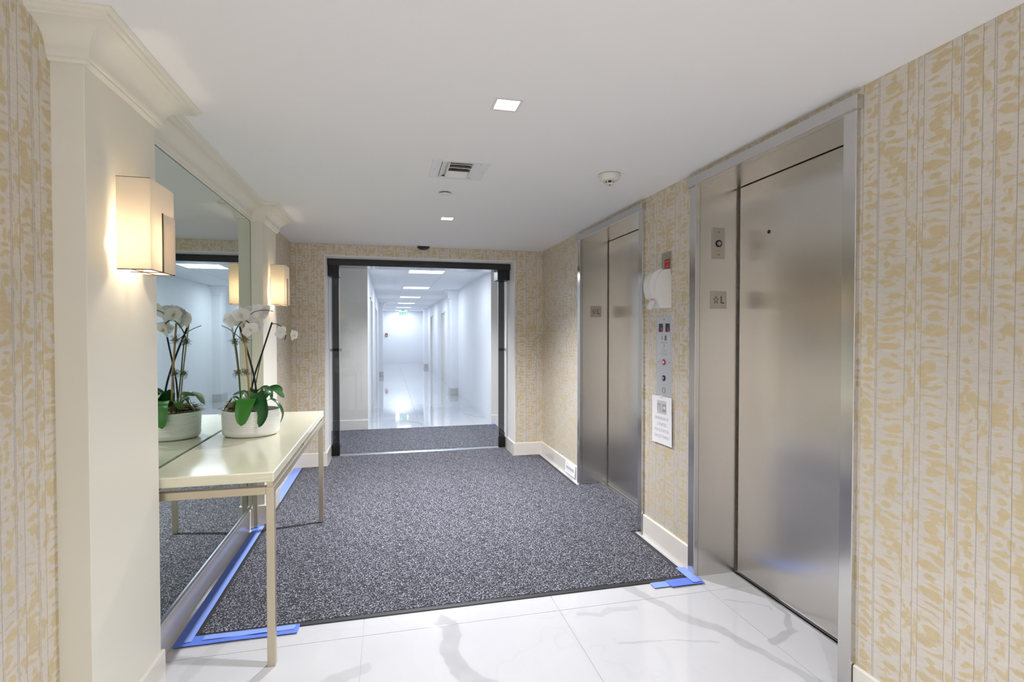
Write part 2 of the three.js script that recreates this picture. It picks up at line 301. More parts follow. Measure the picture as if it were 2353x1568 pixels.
// corridor ceiling: white panels in a metal grid, lamps in the middle row
{
  const c = struct('ceiling_corridor', 'white panel ceiling of the corridor with a middle row of lamps');
  const slab = new THREE.Mesh(box(-1.4, 2.3, CCY + 0.03, CCY + 0.12, CZ, GZ - 0.06), M.black); slab.name = 'plenum'; c.add(slab);
  const rows = [[-1.4, 0.32], [0.94, 2.3]];
  for (const [a, b] of rows) { const m = new THREE.Mesh(box(a, b, CCY, CCY + 0.02, CZ, GZ - 0.06), M.corridorWall); m.name = 'side_panel'; c.add(m); }
  let z = GZ - 0.06;
  for (const [, lz] of trofferSpots) { const m = new THREE.Mesh(box(0.325, 0.935, CCY, CCY + 0.02, lz + 0.305, z), M.corridorWall); m.name = 'middle_panel'; c.add(m); z = lz - 0.305; }
  const e = new THREE.Mesh(box(0.325, 0.935, CCY, CCY + 0.02, CZ, z), M.corridorWall); e.name = 'middle_panel'; c.add(e);
  for (const x of [0.322, 0.938]) { const m = new THREE.Mesh(box(x - 0.007, x + 0.007, CCY - 0.003, CCY + 0.004, CZ, GZ - 0.06), M.alu); m.name = 'grid_rail'; c.add(m); }
}
for (const [i, [x, z]] of trofferSpots.entries()) {
  const names = ['nearest', 'second', 'third', 'fourth', 'fifth', 'farthest'];
  const t = thing('ceiling_light_panel', `square white ceiling light panel of the corridor, ${names[i]} from the glass door`, 'ceiling light', [x, CCY - 0.005, z], 'light panels along the corridor ceiling');
  part(t, 'frame', join(box(x - 0.305, x - 0.285, CCY - 0.004, CCY + 0.02, z - 0.305, z + 0.305), box(x + 0.285, x + 0.305, CCY - 0.004, CCY + 0.02, z - 0.305, z + 0.305), box(x - 0.285, x + 0.285, CCY - 0.004, CCY + 0.02, z - 0.305, z - 0.285), box(x - 0.285, x + 0.285, CCY - 0.004, CCY + 0.02, z + 0.285, z + 0.305)), M.white);
  part(t, 'diffuser', box(x - 0.285, x + 0.285, CCY, CCY + 0.012, z - 0.285, z + 0.285), M.glowCool);
  const l = new THREE.RectAreaLight(TROFFER.color, TROFFER.intensity, 0.56, 0.56); l.position.set(0, -0.004, 0); l.rotation.x = -Math.PI / 2; t.add(l);
}
// corridor pilasters with flared caps and grey stone plinths
for (const [x0, x1, z, w, lab] of [[1.475, CXR, -12.6, 0.4, 'white corridor pilaster on the right with flared cap'], [1.5, CXR, -22.4, 0.5, 'distant white corridor pilaster on the right'], [CXL, -0.17, -18.4, 0.5, 'white corridor pilaster on the left']]) {
  const r = x0 > 0, s = struct('pilaster', lab);
  const sh = new THREE.Mesh(rbox(r ? x0 : x0 - 0.02, r ? x1 + 0.02 : x1, 0.16, CCY, z - w, z, 0.006, 1), M.corridorWall); sh.name = 'shaft'; s.add(sh);
  const pl = new THREE.Mesh(rbox(r ? x0 - 0.012 : x0 - 0.02, r ? x1 + 0.02 : x1 + 0.012, 0, 0.16, z - w - 0.012, z + 0.012, 0.004, 1), std(0xbfc0bf, 0.35)); pl.name = 'plinth'; s.add(pl);
  const c = CCY, pr = [[0, c - 0.2], [0.015, c - 0.2]]; for (let i = 1; i <= 8; i++) { const t = i / 8 * Math.PI / 2; pr.push([0.015 + 0.11 * (1 - Math.cos(t)), c - 0.18 + 0.16 * Math.sin(t)]); } pr.push([0.14, c - 0.02], [0.14, c]);
  const path = r ? [[x1, z - w], [x0, z - w], [x0, z], [x1, z]] : [[x0, z], [x1, z], [x1, z - w], [x0, z - w]];
  const cp = new THREE.Mesh(sweep(path, pr), M.corridorWall); cp.name = 'cap'; s.add(cp);
}
{
  const z = -24.2, x = 0.66, t = thing('exit_sign', 'green lit exit sign hanging at the corridor end', 'sign', [x, 2.27, z]);
  part(t, 'housing', rbox(x - 0.19, x + 0.19, 2.27, 2.50, z - 0.02, z + 0.02, 0.005), M.white);
  part(t, 'bracket', box(x - 0.05, x + 0.05, 2.5, 2.54, z - 0.01, z + 0.01), M.white);
  const tx = canvasTex(256, 150, (c, w, h) => { c.fillStyle = '#e9fff8'; c.fillRect(0, 0, w, h); c.fillStyle = '#12b98e'; c.font = 'bold 104px sans-serif'; c.textAlign = 'center'; c.textBaseline = 'middle'; c.fillText('EXIT', w / 2, h / 2 + 4); });
  part(t, 'face', plane(0.36, 0.21).translate(x, 2.385, z + 0.022), std(0xffffff, 0.5, 0, { map: tx, emissive: 0xffffff, emissiveMap: tx, emissiveIntensity: 0.6 }));
  const a = thing('fire_alarm_pull', 'small red fire alarm box on the far corridor wall', 'fire alarm', [-0.075, 1.3, CZ]);
  part(a, 'body', rbox(-0.135, -0.015, 1.3, 1.46, CZ, CZ + 0.05, 0.008), std(0x8c1820, 0.4));
  part(a, 'handle', rbox(-0.115, -0.035, 1.34, 1.37, CZ + 0.05, CZ + 0.065, 0.003), M.white);
}

// ------------------------------------------------------------------ glass entrance (door_1)
{
  const d = struct('door_1', 'glass entrance door with black header and black corner fittings');
  const add = (n, g, m, p = d) => { const o = new THREE.Mesh(g, m); o.name = n; p.add(o); return o; };
  const hd = add('header', rbox(OPX[0], OPX[1], 2.322, OPY - 0.001, GZ - 0.02, -6.45, 0.004), M.blackGloss);
  add('sensor_strip', rbox(0.12, 0.72, 2.332, 2.366, -6.452, -6.438, 0.004), M.blackGloss, hd);
  add('end_cap', rbox(OPX[0], -0.565, 2.2, OPY - 0.001, GZ - 0.02, -6.5, 0.004), M.black);
  add('end_cap', rbox(1.36, OPX[1], 2.2, OPY - 0.001, GZ - 0.02, -6.5, 0.004), M.black);
  add('bottom_fitting', rbox(OPX[0] + 0.012, -0.584, 0.009, 0.15, GZ - 0.03, GZ + 0.03, 0.006), M.black);
  add('bottom_fitting', rbox(1.415, OPX[1] - 0.012, 0.009, 0.15, GZ - 0.03, GZ + 0.03, 0.006), M.black);
  add('tinted_strip', plane(0.083, 2.05).translate(-0.6255, 1.175, GZ + 0.004), M.tint).userData.label = 'dark tinted vertical strip';
  add('tinted_strip', plane(0.078, 2.05).translate(1.454, 1.175, GZ + 0.004), M.tint).userData.label = 'dark tinted vertical strip';
  add('side_pane', plane(0.025, 2.05).translate(-0.6795, 1.175, GZ), M.pane);
  add('side_pane', plane(0.025, 2.05).translate(1.5055, 1.175, GZ), M.pane);
  add('glass_pane', plane(1.999, 2.31).translate(0.4155, 1.165, GZ), M.pane);
  add('edge_rail', box(-0.586, -0.580, 0.15, 2.2, GZ - 0.006, GZ + 0.006), M.alu);
  add('edge_rail', box(1.411, 1.417, 0.15, 2.2, GZ - 0.006, GZ + 0.006), M.alu);
  add('threshold', rbox(-0.60, 1.43, 0.0, 0.012, GZ - 0.05, GZ + 0.03, 0.004), M.alu);
  add('green_tab', box(1.375, 1.41, 2.285, 2.318, GZ + 0.003, GZ + 0.006), std(0x0c8f78, 0.5));
  const st = canvasTex(256, 56, (c, w, h) => { c.fillStyle = '#d9c6c8'; c.fillRect(0, 0, w, h); c.strokeStyle = '#7d1a2c'; c.lineWidth = 6; c.strokeRect(0, 0, w, h); c.fillStyle = '#a01f38'; c.font = 'bold 44px sans-serif'; c.textBaseline = 'middle'; c.textAlign = 'center'; c.fillText('PULL', w * 0.34, h / 2 + 3); });
  const sm = std(0xffffff, 0.5, 0, { map: st });
  add('door_sticker', plane(0.13, 0.035).translate(-0.627, 1.315, GZ - 0.012), sm).userData.label = 'red and white door sticker';
  add('door_sticker', plane(0.13, 0.035).translate(1.482, 1.303, GZ - 0.012), sm).userData.label = 'red and white door sticker';
}

// ------------------------------------------------------------------ elevators (door_2 near, door_3 far)
function elevator(n, [z0, z1], label) {
  const d = struct('door_' + n, label); const FX = 1.858;
  const add = (nm, g, m) => { const o = new THREE.Mesh(g, m); o.name = nm; d.add(o); return o; };
  const panel = add('door_panel', rbox(DOORX, DOORX + 0.035, 0.012, EH + 0.02, z0 + 0.018, z1 + 0.05, 0.003), M.steel);
  add('far_jamb', box(WX + 0.010, DOORX - 0.006, 0.0, EH, z0 - 0.03, z0), M.steel);
  add('near_jamb', box(WX + 0.010, DOORX - 0.006, 0.0, EH, z1, z1 + 0.03), M.steel);
  add('soffit', box(WX + 0.010, DOORX - 0.012, EH, EH + 0.02, z0 - 0.03, z1 + 0.03), M.steel);
  add('frame_trim', rbox(FX, WX + 0.01, 0, EH + 0.002, z0 - 0.067, z0, 0.003), M.steelTrim);
  add('frame_trim', rbox(FX, WX + 0.01, 0, EH + 0.002, z1, z1 + 0.064, 0.003), M.steelTrim);
  add('frame_head', rbox(FX - 0.012, WX + 0.01, EH, 2.503, z0 - 0.085, z1 + 0.05 + 0.026, 0.003), M.steelTrim);
  if (n === 2) { add('sill', box(DOORX - 0.024, DOORX - 0.014, -0.002, 0.003, z0, z1), M.alu); add('sill_groove', box(DOORX - 0.014, DOORX + 0.004, -0.003, 0.0015, z0, z1), M.black); }
  else { add('sill', join(box(DOORX - 0.062, DOORX - 0.032, -0.002, 0.006, z0, z1), box(DOORX - 0.026, DOORX - 0.006, -0.002, 0.006, z0, z1)), M.alu); add('sill_groove', box(DOORX - 0.032, DOORX - 0.026, -0.004, 0.002, z0, z1), M.black); }
  if (n === 2) { const h = new THREE.CylinderGeometry(0.011, 0.011, 0.004, 16).rotateZ(Math.PI / 2).translate(DOORX - 0.001, 2.122, -2.61); const k = new THREE.Mesh(h, M.black); k.name = 'key_hole'; panel.add(k); }
  return d;
}
elevator(2, E2, 'brushed steel elevator door nearest the viewer with steel frame');
elevator(3, E1, 'brushed steel elevator door farther back beside the glass entrance');

function starPlate(z, x0, x1, y0, y1, label) {
  const tx = canvasTex(384, 384, (c, w, h) => {
    c.fillStyle = '#b7afa4'; c.fillRect(0, 0, w, h); c.fillStyle = '#0b0908'; c.font = '230px sans-serif'; c.textBaseline = 'alphabetic'; c.fillText('L', 225, 272);
    c.strokeStyle = '#15110e'; c.lineWidth = 9; c.beginPath(); for (let i = 0; i < 11; i++) { const r = i % 2 ? 30 : 78, a = -Math.PI / 2 + i * Math.PI / 5; const X = 128 + r * 0.82 * Math.cos(a), Y = 196 + r * 1.15 * Math.sin(a); i ? c.lineTo(X, Y) : c.moveTo(X, Y); } c.closePath(); c.stroke();
    c.fillStyle = '#d6cfc4'; for (const [a, b] of [[160, 318], [176, 318], [160, 334], [210, 318], [210, 334], [210, 350]]) { c.beginPath(); c.arc(a, b, 5, 0, 7); c.fill(); }
  });
  const t = thing('floor_marker_plate', label, 'sign', [(x0 + x1) / 2, y0, z]);
  part(t, 'plate', rbox(x0, x1, y0, y1, z - 0.0005, z + 0.003, 0.001), M.steelPlate);
  part(t, 'marking', plane(x1 - x0 - 0.004, y1 - y0 - 0.004).translate((x0 + x1) / 2, (y0 + y1) / 2, z + 0.0036), std(0xffffff, 0.4, 0.35, { map: tx }));
}
starPlate(E2[0], 1.962, 2.078, 1.685, 1.795, 'star and L floor plate on the near elevator jamb');
starPlate(E1[0], 1.968, 2.085, 1.685, 1.798, 'star and L floor plate on the far elevator jamb');
{
  const z = E2[0], t = thing('key_switch_plate', 'narrow steel plate with round black key switch above the star plate', 'switch plate', [2.017, 1.995, z]);
  part(t, 'plate', rbox(1.972, 2.062, 1.995, 2.19, z - 0.0005, z + 0.005, 0.002), M.steelPlate);
  const cyl = (r, h, y) => new THREE.CylinderGeometry(r, r, h, 28).rotateX(Math.PI / 2).translate(2.018, y, z + 0.005 + h / 2);
  const k = part(t, 'key_switch', cyl(0.022, 0.004, 2.092), M.black);
  part(t, 'ring', new THREE.TorusGeometry(0.012, 0.002, 8, 28).translate(2.018, 2.092, z + 0.0095), M.alu, k);
  part(t, 'barrel', cyl(0.006, 0.007, 2.092), M.alu, k);
  part(t, 'screw', cyl(0.004, 0.002, 2.163), std(0x6d665d, 0.4, 0.8)); part(t, 'screw', cyl(0.004, 0.002, 2.022), std(0x6d665d, 0.4, 0.8));
}
// ------------------------------------------------------------------ call panel, dispenser, notices on the wall between the elevators
const onWall = (w, h, y, z, x) => plane(w, h).rotateY(-Math.PI / 2).translate(x, y, z);
{
  const x = WX, z0 = -3.385, z1 = -3.185, zc = (z0 + z1) / 2;
  const t = thing('call_panel', 'tall steel elevator call panel with red number displays', 'panel', [x, 1.0, zc]);
  part(t, 'plate', rbox(x - 0.006, x + 0.002, 1.0, 1.65, z0, z1, 0.002), phy(0xcfd0d3, 0.38, 0.55));
  const led = (s) => canvasTex(128, 160, (c, w, h) => { c.fillStyle = '#241f2a'; c.fillRect(0, 0, w, h); c.fillStyle = '#ff2a5a'; c.font = 'bold 96px monospace'; c.fillText(s, 62, 148); });
  for (const [s, dz] of [['5', -0.045], ['L', 0.045]]) part(t, 'display', onWall(0.056, 0.058, 1.567, zc + dz, x - 0.0068), std(0xffffff, 0.25, 0, { map: led(s), emissive: 0xffffff, emissiveMap: led(s), emissiveIntensity: 0.25 }));
  const pr = canvasTex(256, 384, (c, w, h) => {
    c.fillStyle = '#d2d3d6'; c.fillRect(0, 0, w, h); c.fillStyle = '#8d8c8e';
    const row = (y, a, b) => { for (let q = a; q < b; q += 9) c.fillRect(q, y, 6, 6); };
    row(14, 70, 190); row(136, 66, 190); row(150, 50, 210); row(262, 56, 200); row(280, 70, 186); row(310, 44, 214); row(326, 64, 190); row(342, 60, 196);
    c.fillStyle = '#55504f'; c.fillRect(78, 44, 12, 30); c.fillRect(88, 70, 10, 40); c.fillStyle = '#77706e'; c.fillRect(140, 34, 40, 78); c.fillStyle = '#b06a6a'; c.fillRect(150, 96, 24, 18);
    c.fillStyle = '#5f5c5c'; c.fillRect(120, 180, 18, 12); c.fillRect(128, 196, 12, 12); c.fillRect(116, 220, 14, 14);
  });
  part(t, 'printed_notice', onWall(0.17, 0.17, 1.443, zc, x - 0.0066), std(0xffffff, 0.45, 0.2, { map: pr }));
  const disc = (r, h, y, m, nm, p) => part(t, nm, new THREE.CylinderGeometry(r, r, h, 28).rotateZ(Math.PI / 2).translate(x - 0.006 - h / 2, y, zc), m, p);
  const b1 = disc(0.021, 0.004, 1.327, std(0xa8303c, 0.4), 'red_call_button'); disc(0.010, 0.008, 1.327, M.white, 'button_lens', b1);
  const b2 = disc(0.020, 0.004, 1.215, M.black, 'black_call_button'); disc(0.010, 0.008, 1.215, M.alu, 'button_lens', b2);
  part(t, 'key_ring', new THREE.TorusGeometry(0.019, 0.0016, 8, 28).rotateY(Math.PI / 2).translate(x - 0.0065, 1.13, zc), std(0x77777a, 0.4, 0.6));
  for (const [y, dz] of [[1.625, 0], [1.327, -0.07], [1.327, 0.07]]) part(t, 'screw', new THREE.CylinderGeometry(0.0035, 0.0035, 0.002, 12).rotateZ(Math.PI / 2).translate(x - 0.007, y, zc + dz), std(0x6c6a68, 0.4, 0.7));
}
{
  const tx = canvasTex(420, 540, (c, w, h) => {
    c.fillStyle = '#efedee'; c.fillRect(0, 0, w, h);
    c.fillStyle = '#c9c6c8'; c.fillRect(110, 50, 200, 150); c.fillStyle = '#8f8a8d'; c.fillRect(110, 90, 80, 10); c.fillRect(220, 88, 84, 12); c.fillStyle = '#aaa6a8'; c.fillRect(114, 104, 70, 60); c.fillStyle = '#d8d5d7'; c.fillRect(140, 110, 18, 54); c.fillStyle = '#9a9699'; c.fillRect(226, 104, 74, 58); c.fillStyle = '#e0dde0'; c.fillRect(240, 112, 46, 30); c.fillStyle = '#88848a'; c.fillRect(190, 164, 116, 8);
    c.fillStyle = '#8d8a8c'; c.font = '46px sans-serif'; c.textAlign = 'center';
    c.fillText('MAXIMUM OF', w / 2, 268); c.fillText('2 PARTIES', w / 2, 336); c.fillText('PER ELEVATOR,', w / 2, 404); c.fillText('UNLESS FAMILY', w / 2, 472);
  });
  const z0 = -3.435, z1 = -3.168, y0 = 0.75, y1 = 1.085, n = 8, g = new THREE.PlaneGeometry(z1 - z0, y1 - y0, n, n); const p = g.attributes.position;
  for (let i = 0; i < p.count; i++) { const u = p.getX(i) / (z1 - z0), v = p.getY(i) / (y1 - y0); p.setZ(i, 0.002 + 0.006 * (u * u) + 0.004 * Math.max(0, -v) * Math.abs(u)); }
  g.computeVertexNormals(); g.rotateZ(0.02); g.rotateY(-Math.PI / 2).translate(WX - 0.009, (y0 + y1) / 2, (z0 + z1) / 2);
  const t = thing('paper_notice', 'white paper notice taped below the elevator call panel', 'notice', [WX, y0, (z0 + z1) / 2]);
  part(t, 'sheet', g, std(0xffffff, 0.7, 0, { map: tx, side: THREE.DoubleSide }));
  part(t, 'tape_strip', box(WX - 0.012, WX - 0.008, y1 - 0.012, y1 + 0.006, -3.33, -3.29), std(0xe2e2de, 0.3));
}
{
  const t = thing('fire_sign_plate', 'small steel plate with red notice above the white dispenser', 'sign', [WX, 1.93, -3.263]);
  part(t, 'plate', rbox(WX - 0.005, WX + 0.002, 1.93, 2.09, -3.327, -3.199, 0.002), M.steelPlate);
  const tx = canvasTex(128, 192, (c, w, h) => { c.fillStyle = '#b3191c'; c.fillRect(0, 0, w, h); c.fillStyle = '#eab7ae'; for (const [y, a, b] of [[34, 22, 50], [34, 66, 106], [86, 56, 74], [116, 20, 108], [156, 28, 54], [156, 66, 104]]) for (let q = a; q < b; q += 11) c.fillRect(q, y, 8, 12); });
  part(t, 'red_notice', onWall(0.066, 0.082, 2.0, -3.252, WX - 0.0056), std(0xffffff, 0.4, 0, { map: tx }));
}
{ // wall dispenser: body seen from its side, front cover and spout
  const zN = -3.203, zF = -3.33, t = thing('sanitizer_dispenser', 'white rounded hand sanitizer dispenser on the wall above the call panel', 'dispenser', [WX, 1.7, -3.27]);
  const ext = (pts, z0, z1, r) => { const s = new THREE.Shape(); s.moveTo(...pts[0]); s.splineThru(pts.slice(1).map((p) => new THREE.Vector2(...p))); s.closePath(); const g = new THREE.ExtrudeGeometry(s, { depth: z1 - z0 - 2 * r, bevelEnabled: true, bevelSize: r, bevelThickness: r, bevelSegments: 3, curveSegments: 24 }); g.translate(0, 0, z0 + r); return toCreasedNormals(g, rad(30)); };
  const X = (d) => WX - d;
  const body = new THREE.Shape(); body.moveTo(X(0), 1.705); body.lineTo(X(0), 1.965); body.lineTo(X(0.045), 1.962); body.bezierCurveTo(X(0.085), 1.955, X(0.108), 1.91, X(0.112), 1.86); body.bezierCurveTo(X(0.116), 1.81, X(0.118), 1.79, X(0.118), 1.775); body.bezierCurveTo(X(0.10), 1.768, X(0.085), 1.74, X(0.078), 1.715); body.lineTo(X(0.07), 1.705);
  const bg = new THREE.ExtrudeGeometry(body, { depth: zN - zF - 0.012, bevelEnabled: true, bevelSize: 0.004, bevelThickness: 0.006, bevelSegments: 3, curveSegments: 18 }); bg.translate(0, 0, zF + 0.006);
  part(t, 'body', toCreasedNormals(bg, rad(30)), M.white);
  const cov = new THREE.Shape(); cov.moveTo(X(0.06), 1.966); cov.bezierCurveTo(X(0.105), 1.966, X(0.142), 1.93, X(0.146), 1.87); cov.bezierCurveTo(X(0.147), 1.82, X(0.138), 1.785, X(0.126), 1.768); cov.bezierCurveTo(X(0.116), 1.79, X(0.114), 1.83, X(0.110), 1.87); cov.bezierCurveTo(X(0.104), 1.92, X(0.086), 1.952, X(0.06), 1.966);
  const cg = new THREE.ExtrudeGeometry(cov, { depth: zN - zF - 0.03, bevelEnabled: true, bevelSize: 0.003, bevelThickness: 0.004, bevelSegments: 3, curveSegments: 18 }); cg.translate(0, 0, zF + 0.015);
  part(t, 'front_cover', toCreasedNormals(cg, rad(30)), M.white);
  const lv = new THREE.CapsuleGeometry(0.019, 0.04, 6, 16); lv.rotateZ(-0.5); lv.scale(1, 1, 1.5); lv.translate(X(0.118), 1.728, (zN + zF) / 2);
  part(t, 'push_lever', lv, M.white);
}
{ // small card leaning on the skirting by the far elevator
  const tx = canvasTex(256, 128, (c, w, h) => { c.fillStyle = '#eef0f2'; c.fillRect(0, 0, w, h); c.fillStyle = '#8b8d95'; for (let q = 26; q < 220; q += 17) { c.fillRect(q, 46, 11, 34); c.clearRect; } c.fillStyle = '#cfd2da'; c.fillRect(30, 94, 150, 8); c.fillRect(30, 16, 60, 8); });
  const t = thing('small_card', 'small white printed card stuck to the skirting beside the far elevator', 'card', [1.866, 0.03, -5.17]);
  const g = new THREE.BoxGeometry(0.30, 0.12, 0.0015); g.rotateX(-0.06).rotateY(-Math.PI / 2).translate(1.8615, 0.09, -5.17);
  const mm = std(0xf1f2f4, 0.6); part(t, 'card_stock', g, mm);
  const p = plane(0.295, 0.116); p.rotateX(-0.06).rotateY(-Math.PI / 2).translate(1.8603, 0.09, -5.17); part(t, 'print', p, std(0xffffff, 0.6, 0, { map: tx }));
}

// ------------------------------------------------------------------ mirror
{
  const t = thing('wall_mirror', 'tall frameless wall mirror between the two pilasters', 'mirror', [LX, 0.166, (P1[1] + P2[0]) / 2]);
  part(t, 'glass', box(LX, LX + 0.006, 0.172, CY - 0.118, P2[0] + 0.004, P1[1] - 0.004), M.mirror);
  part(t, 'bottom_channel', rbox(LX, LX + 0.012, 0.161, 0.178, P2[0] + 0.003, P1[1] - 0.003, 0.002), M.alu);
  part(t, 'side_edge', box(LX, LX + 0.0075, 0.172, CY - 0.12, P2[0], P2[0] + 0.005), M.mirrorEdge);
  part(t, 'top_edge', box(LX, LX + 0.0075, CY - 0.132, CY - 0.126, P2[0] + 0.005, P1[1] - 0.005), M.mirrorEdge);
}

// ------------------------------------------------------------------ mats and tape
{
  const T = 0.009, bo = 0.035, X0 = -0.965, X1 = 1.832, Z0 = BZ + 0.03, Z1 = -2.868;
  const t = thing('entrance_mat', 'large charcoal flecked entrance mat with black rubber edge', 'mat', [0.43, 0, -4.6]);
  part(t, 'pile', join(box(X0 + bo, X1 - bo, 0.0005, T, Z0, Z1 - bo), box(X1 - bo, 2.095, 0.0005, T, E1[0] + 0.005, E1[1] - 0.005), box(OPX[0] + 0.02, OPX[1] - 0.02, 0.0005, T, GZ + 0.035, Z0)), M.carpet);
  part(t, 'rubber_edge', rbox(X0 + bo, X1 - bo, 0.0004, 0.0072, Z1 - bo, Z1, 0.003), M.rubber);
  part(t, 'rubber_edge', box(X0, X0 + bo, 0.0004, 0.0072, Z0, Z1), M.rubber);
  part(t, 'rubber_edge', box(X1 - bo, X1, 0.0004, 0.0072, E1[1], Z1), M.rubber);
  part(t, 'rubber_edge', box(X1 - bo, X1, 0.0004, 0.0072, Z0, E1[0]), M.rubber);
  const dash = []; for (let x = X0 + 0.06; x < -0.45; x += 0.022) dash.push(box(x, x + 0.012, T - 0.001, T + 0.0012, Z1 - bo - 0.004, Z1 - bo + 0.001));
  part(t, 'stitching', join(...dash), std(0x9a9aa0, 0.7));
  const v = thing('vestibule_mat', 'charcoal flecked mat behind the glass door', 'mat', [0.43, 0, -7.6]);
  part(v, 'pile', box(-1.28, 1.72, 0.0005, T, VZ + 0.015, GZ - 0.055), M.carpet);
}
function tapeStrip(label, x0, x1, z0, z1, mat, y = 0.0022, wrinkle = 0.002, along = 'x') {
  const nx = along === 'x' ? 48 : 5, nz = along === 'x' ? 5 : 64, g = new THREE.PlaneGeometry(x1 - x0, z1 - z0, nx, nz).rotateX(-Math.PI / 2), p = g.attributes.position;
  for (let i = 0; i < p.count; i++) {
    const X = p.getX(i), Z = p.getZ(i), w = fbm(X * 14 + 50, Z * 14 + 90, x0 * 100 | 0, 1e6, 1e6, 3); p.setY(i, wrinkle * w);
    const end = along === 'x' ? Math.abs(X) / ((x1 - x0) / 2) : Math.abs(Z) / ((z1 - z0) / 2);
    if (end > 0.995) { const q = 0.006 * (hash(i, 3, 5) - 0.5); along === 'x' ? p.setX(i, X + q) : p.setZ(i, Z + q); }
  }
  g.computeVertexNormals(); g.translate((x0 + x1) / 2, y, (z0 + z1) / 2);
  const t = thing('painters_tape', label, 'tape', [(x0 + x1) / 2, 0, (z0 + z1) / 2], 'blue tape strips holding the mat');
  part(t, 'strip', g, mat); return t;
}
tapeStrip('long blue tape strip along the mat edge below the mirror', -1.026, -0.955, -4.43, -2.80, M.tape, 0.0075, 0.003, 'z');
tapeStrip('narrow overlapping blue tape strip beside the long one under the table', -0.985, -0.950, -4.40, -2.83, M.tapeLight, 0.0102, 0.003, 'z');
tapeStrip('blue tape strip along the mat edge beyond the far pilaster', -1.03, -0.945, -6.2, -4.99, M.tapeLight, 0.0085, 0.002, 'z');
tapeStrip('blue tape strip across the near left mat corner at the table leg', -1.015, -0.455, -2.885, -2.803, M.tape, 0.0062, 0.004, 'x');
tapeStrip('lighter blue tape strip crossing the mat front edge near the table leg', -0.90, -0.475, -2.878, -2.835, M.tapeLight, 0.0095, 0.004, 'x');
tapeStrip('blue tape strip on the mat front edge near the elevator', 1.545, 1.845, -2.865, -2.80, M.tapeLight, 0.0055, 0.003, 'x');
tapeStrip('second blue tape strip on the mat corner by the near elevator frame', 1.65, 1.875, -2.868, -2.785, M.tape, 0.0085, 0.003, 'x');
tapeStrip('short blue tape piece along the mat side at the near elevator frame', 1.80, 1.866, -3.00, -2.80, M.tapeLight, 0.0115, 0.003, 'z');

tapeStrip('tiny blue tape piece at the vestibule mat corner behind the glass', 1.60, 1.72, -8.42, -8.36, M.tape, 0.0115, 0.002, 'x');

// ------------------------------------------------------------------ console table
{
  const x0 = -1.043, x1 = -0.508, z0 = -4.425, z1 = -2.54, t = thing('console_table', 'cream lacquered console table on slim metal legs under the mirror', 'table', [-0.775, 0, (z0 + z1) / 2]);
  part(t, 'table_top', rbox(x0, x1, 0.856, 0.902, z0, z1, 0.006, 3), M.lacquer);
  const L = 0.035, lx = [x0 + 0.012, x1 - L - 0.002], lz = [z0 + 0.012, z1 - L - 0.012];
  for (const x of lx) for (const z of lz) part(t, 'leg', rbox(x, x + L, z < -4 ? 0.0125 : 0.0, 0.832, z, z + L, 0.0025), M.champagne).userData.label = 'champagne metal leg';
  const y = [0.797, 0.832];
  for (const z of lz) part(t, 'end_rail', rbox(lx[0] + L, lx[1], y[0], y[1], z, z + L, 0.0025), M.champagne);
  for (const x of lx) part(t, 'side_rail', rbox(x, x + L, y[0], y[1], lz[0] + L, lz[1], 0.0025), M.champagne);
  for (const x of lx) for (const z of [lz[0], (lz[0] + lz[1]) / 2, lz[1]]) part(t, 'spacer', rbox(x + 0.004, x + L - 0.004, y[1], 0.857, z, z + L, 0.002), M.champagne);
}
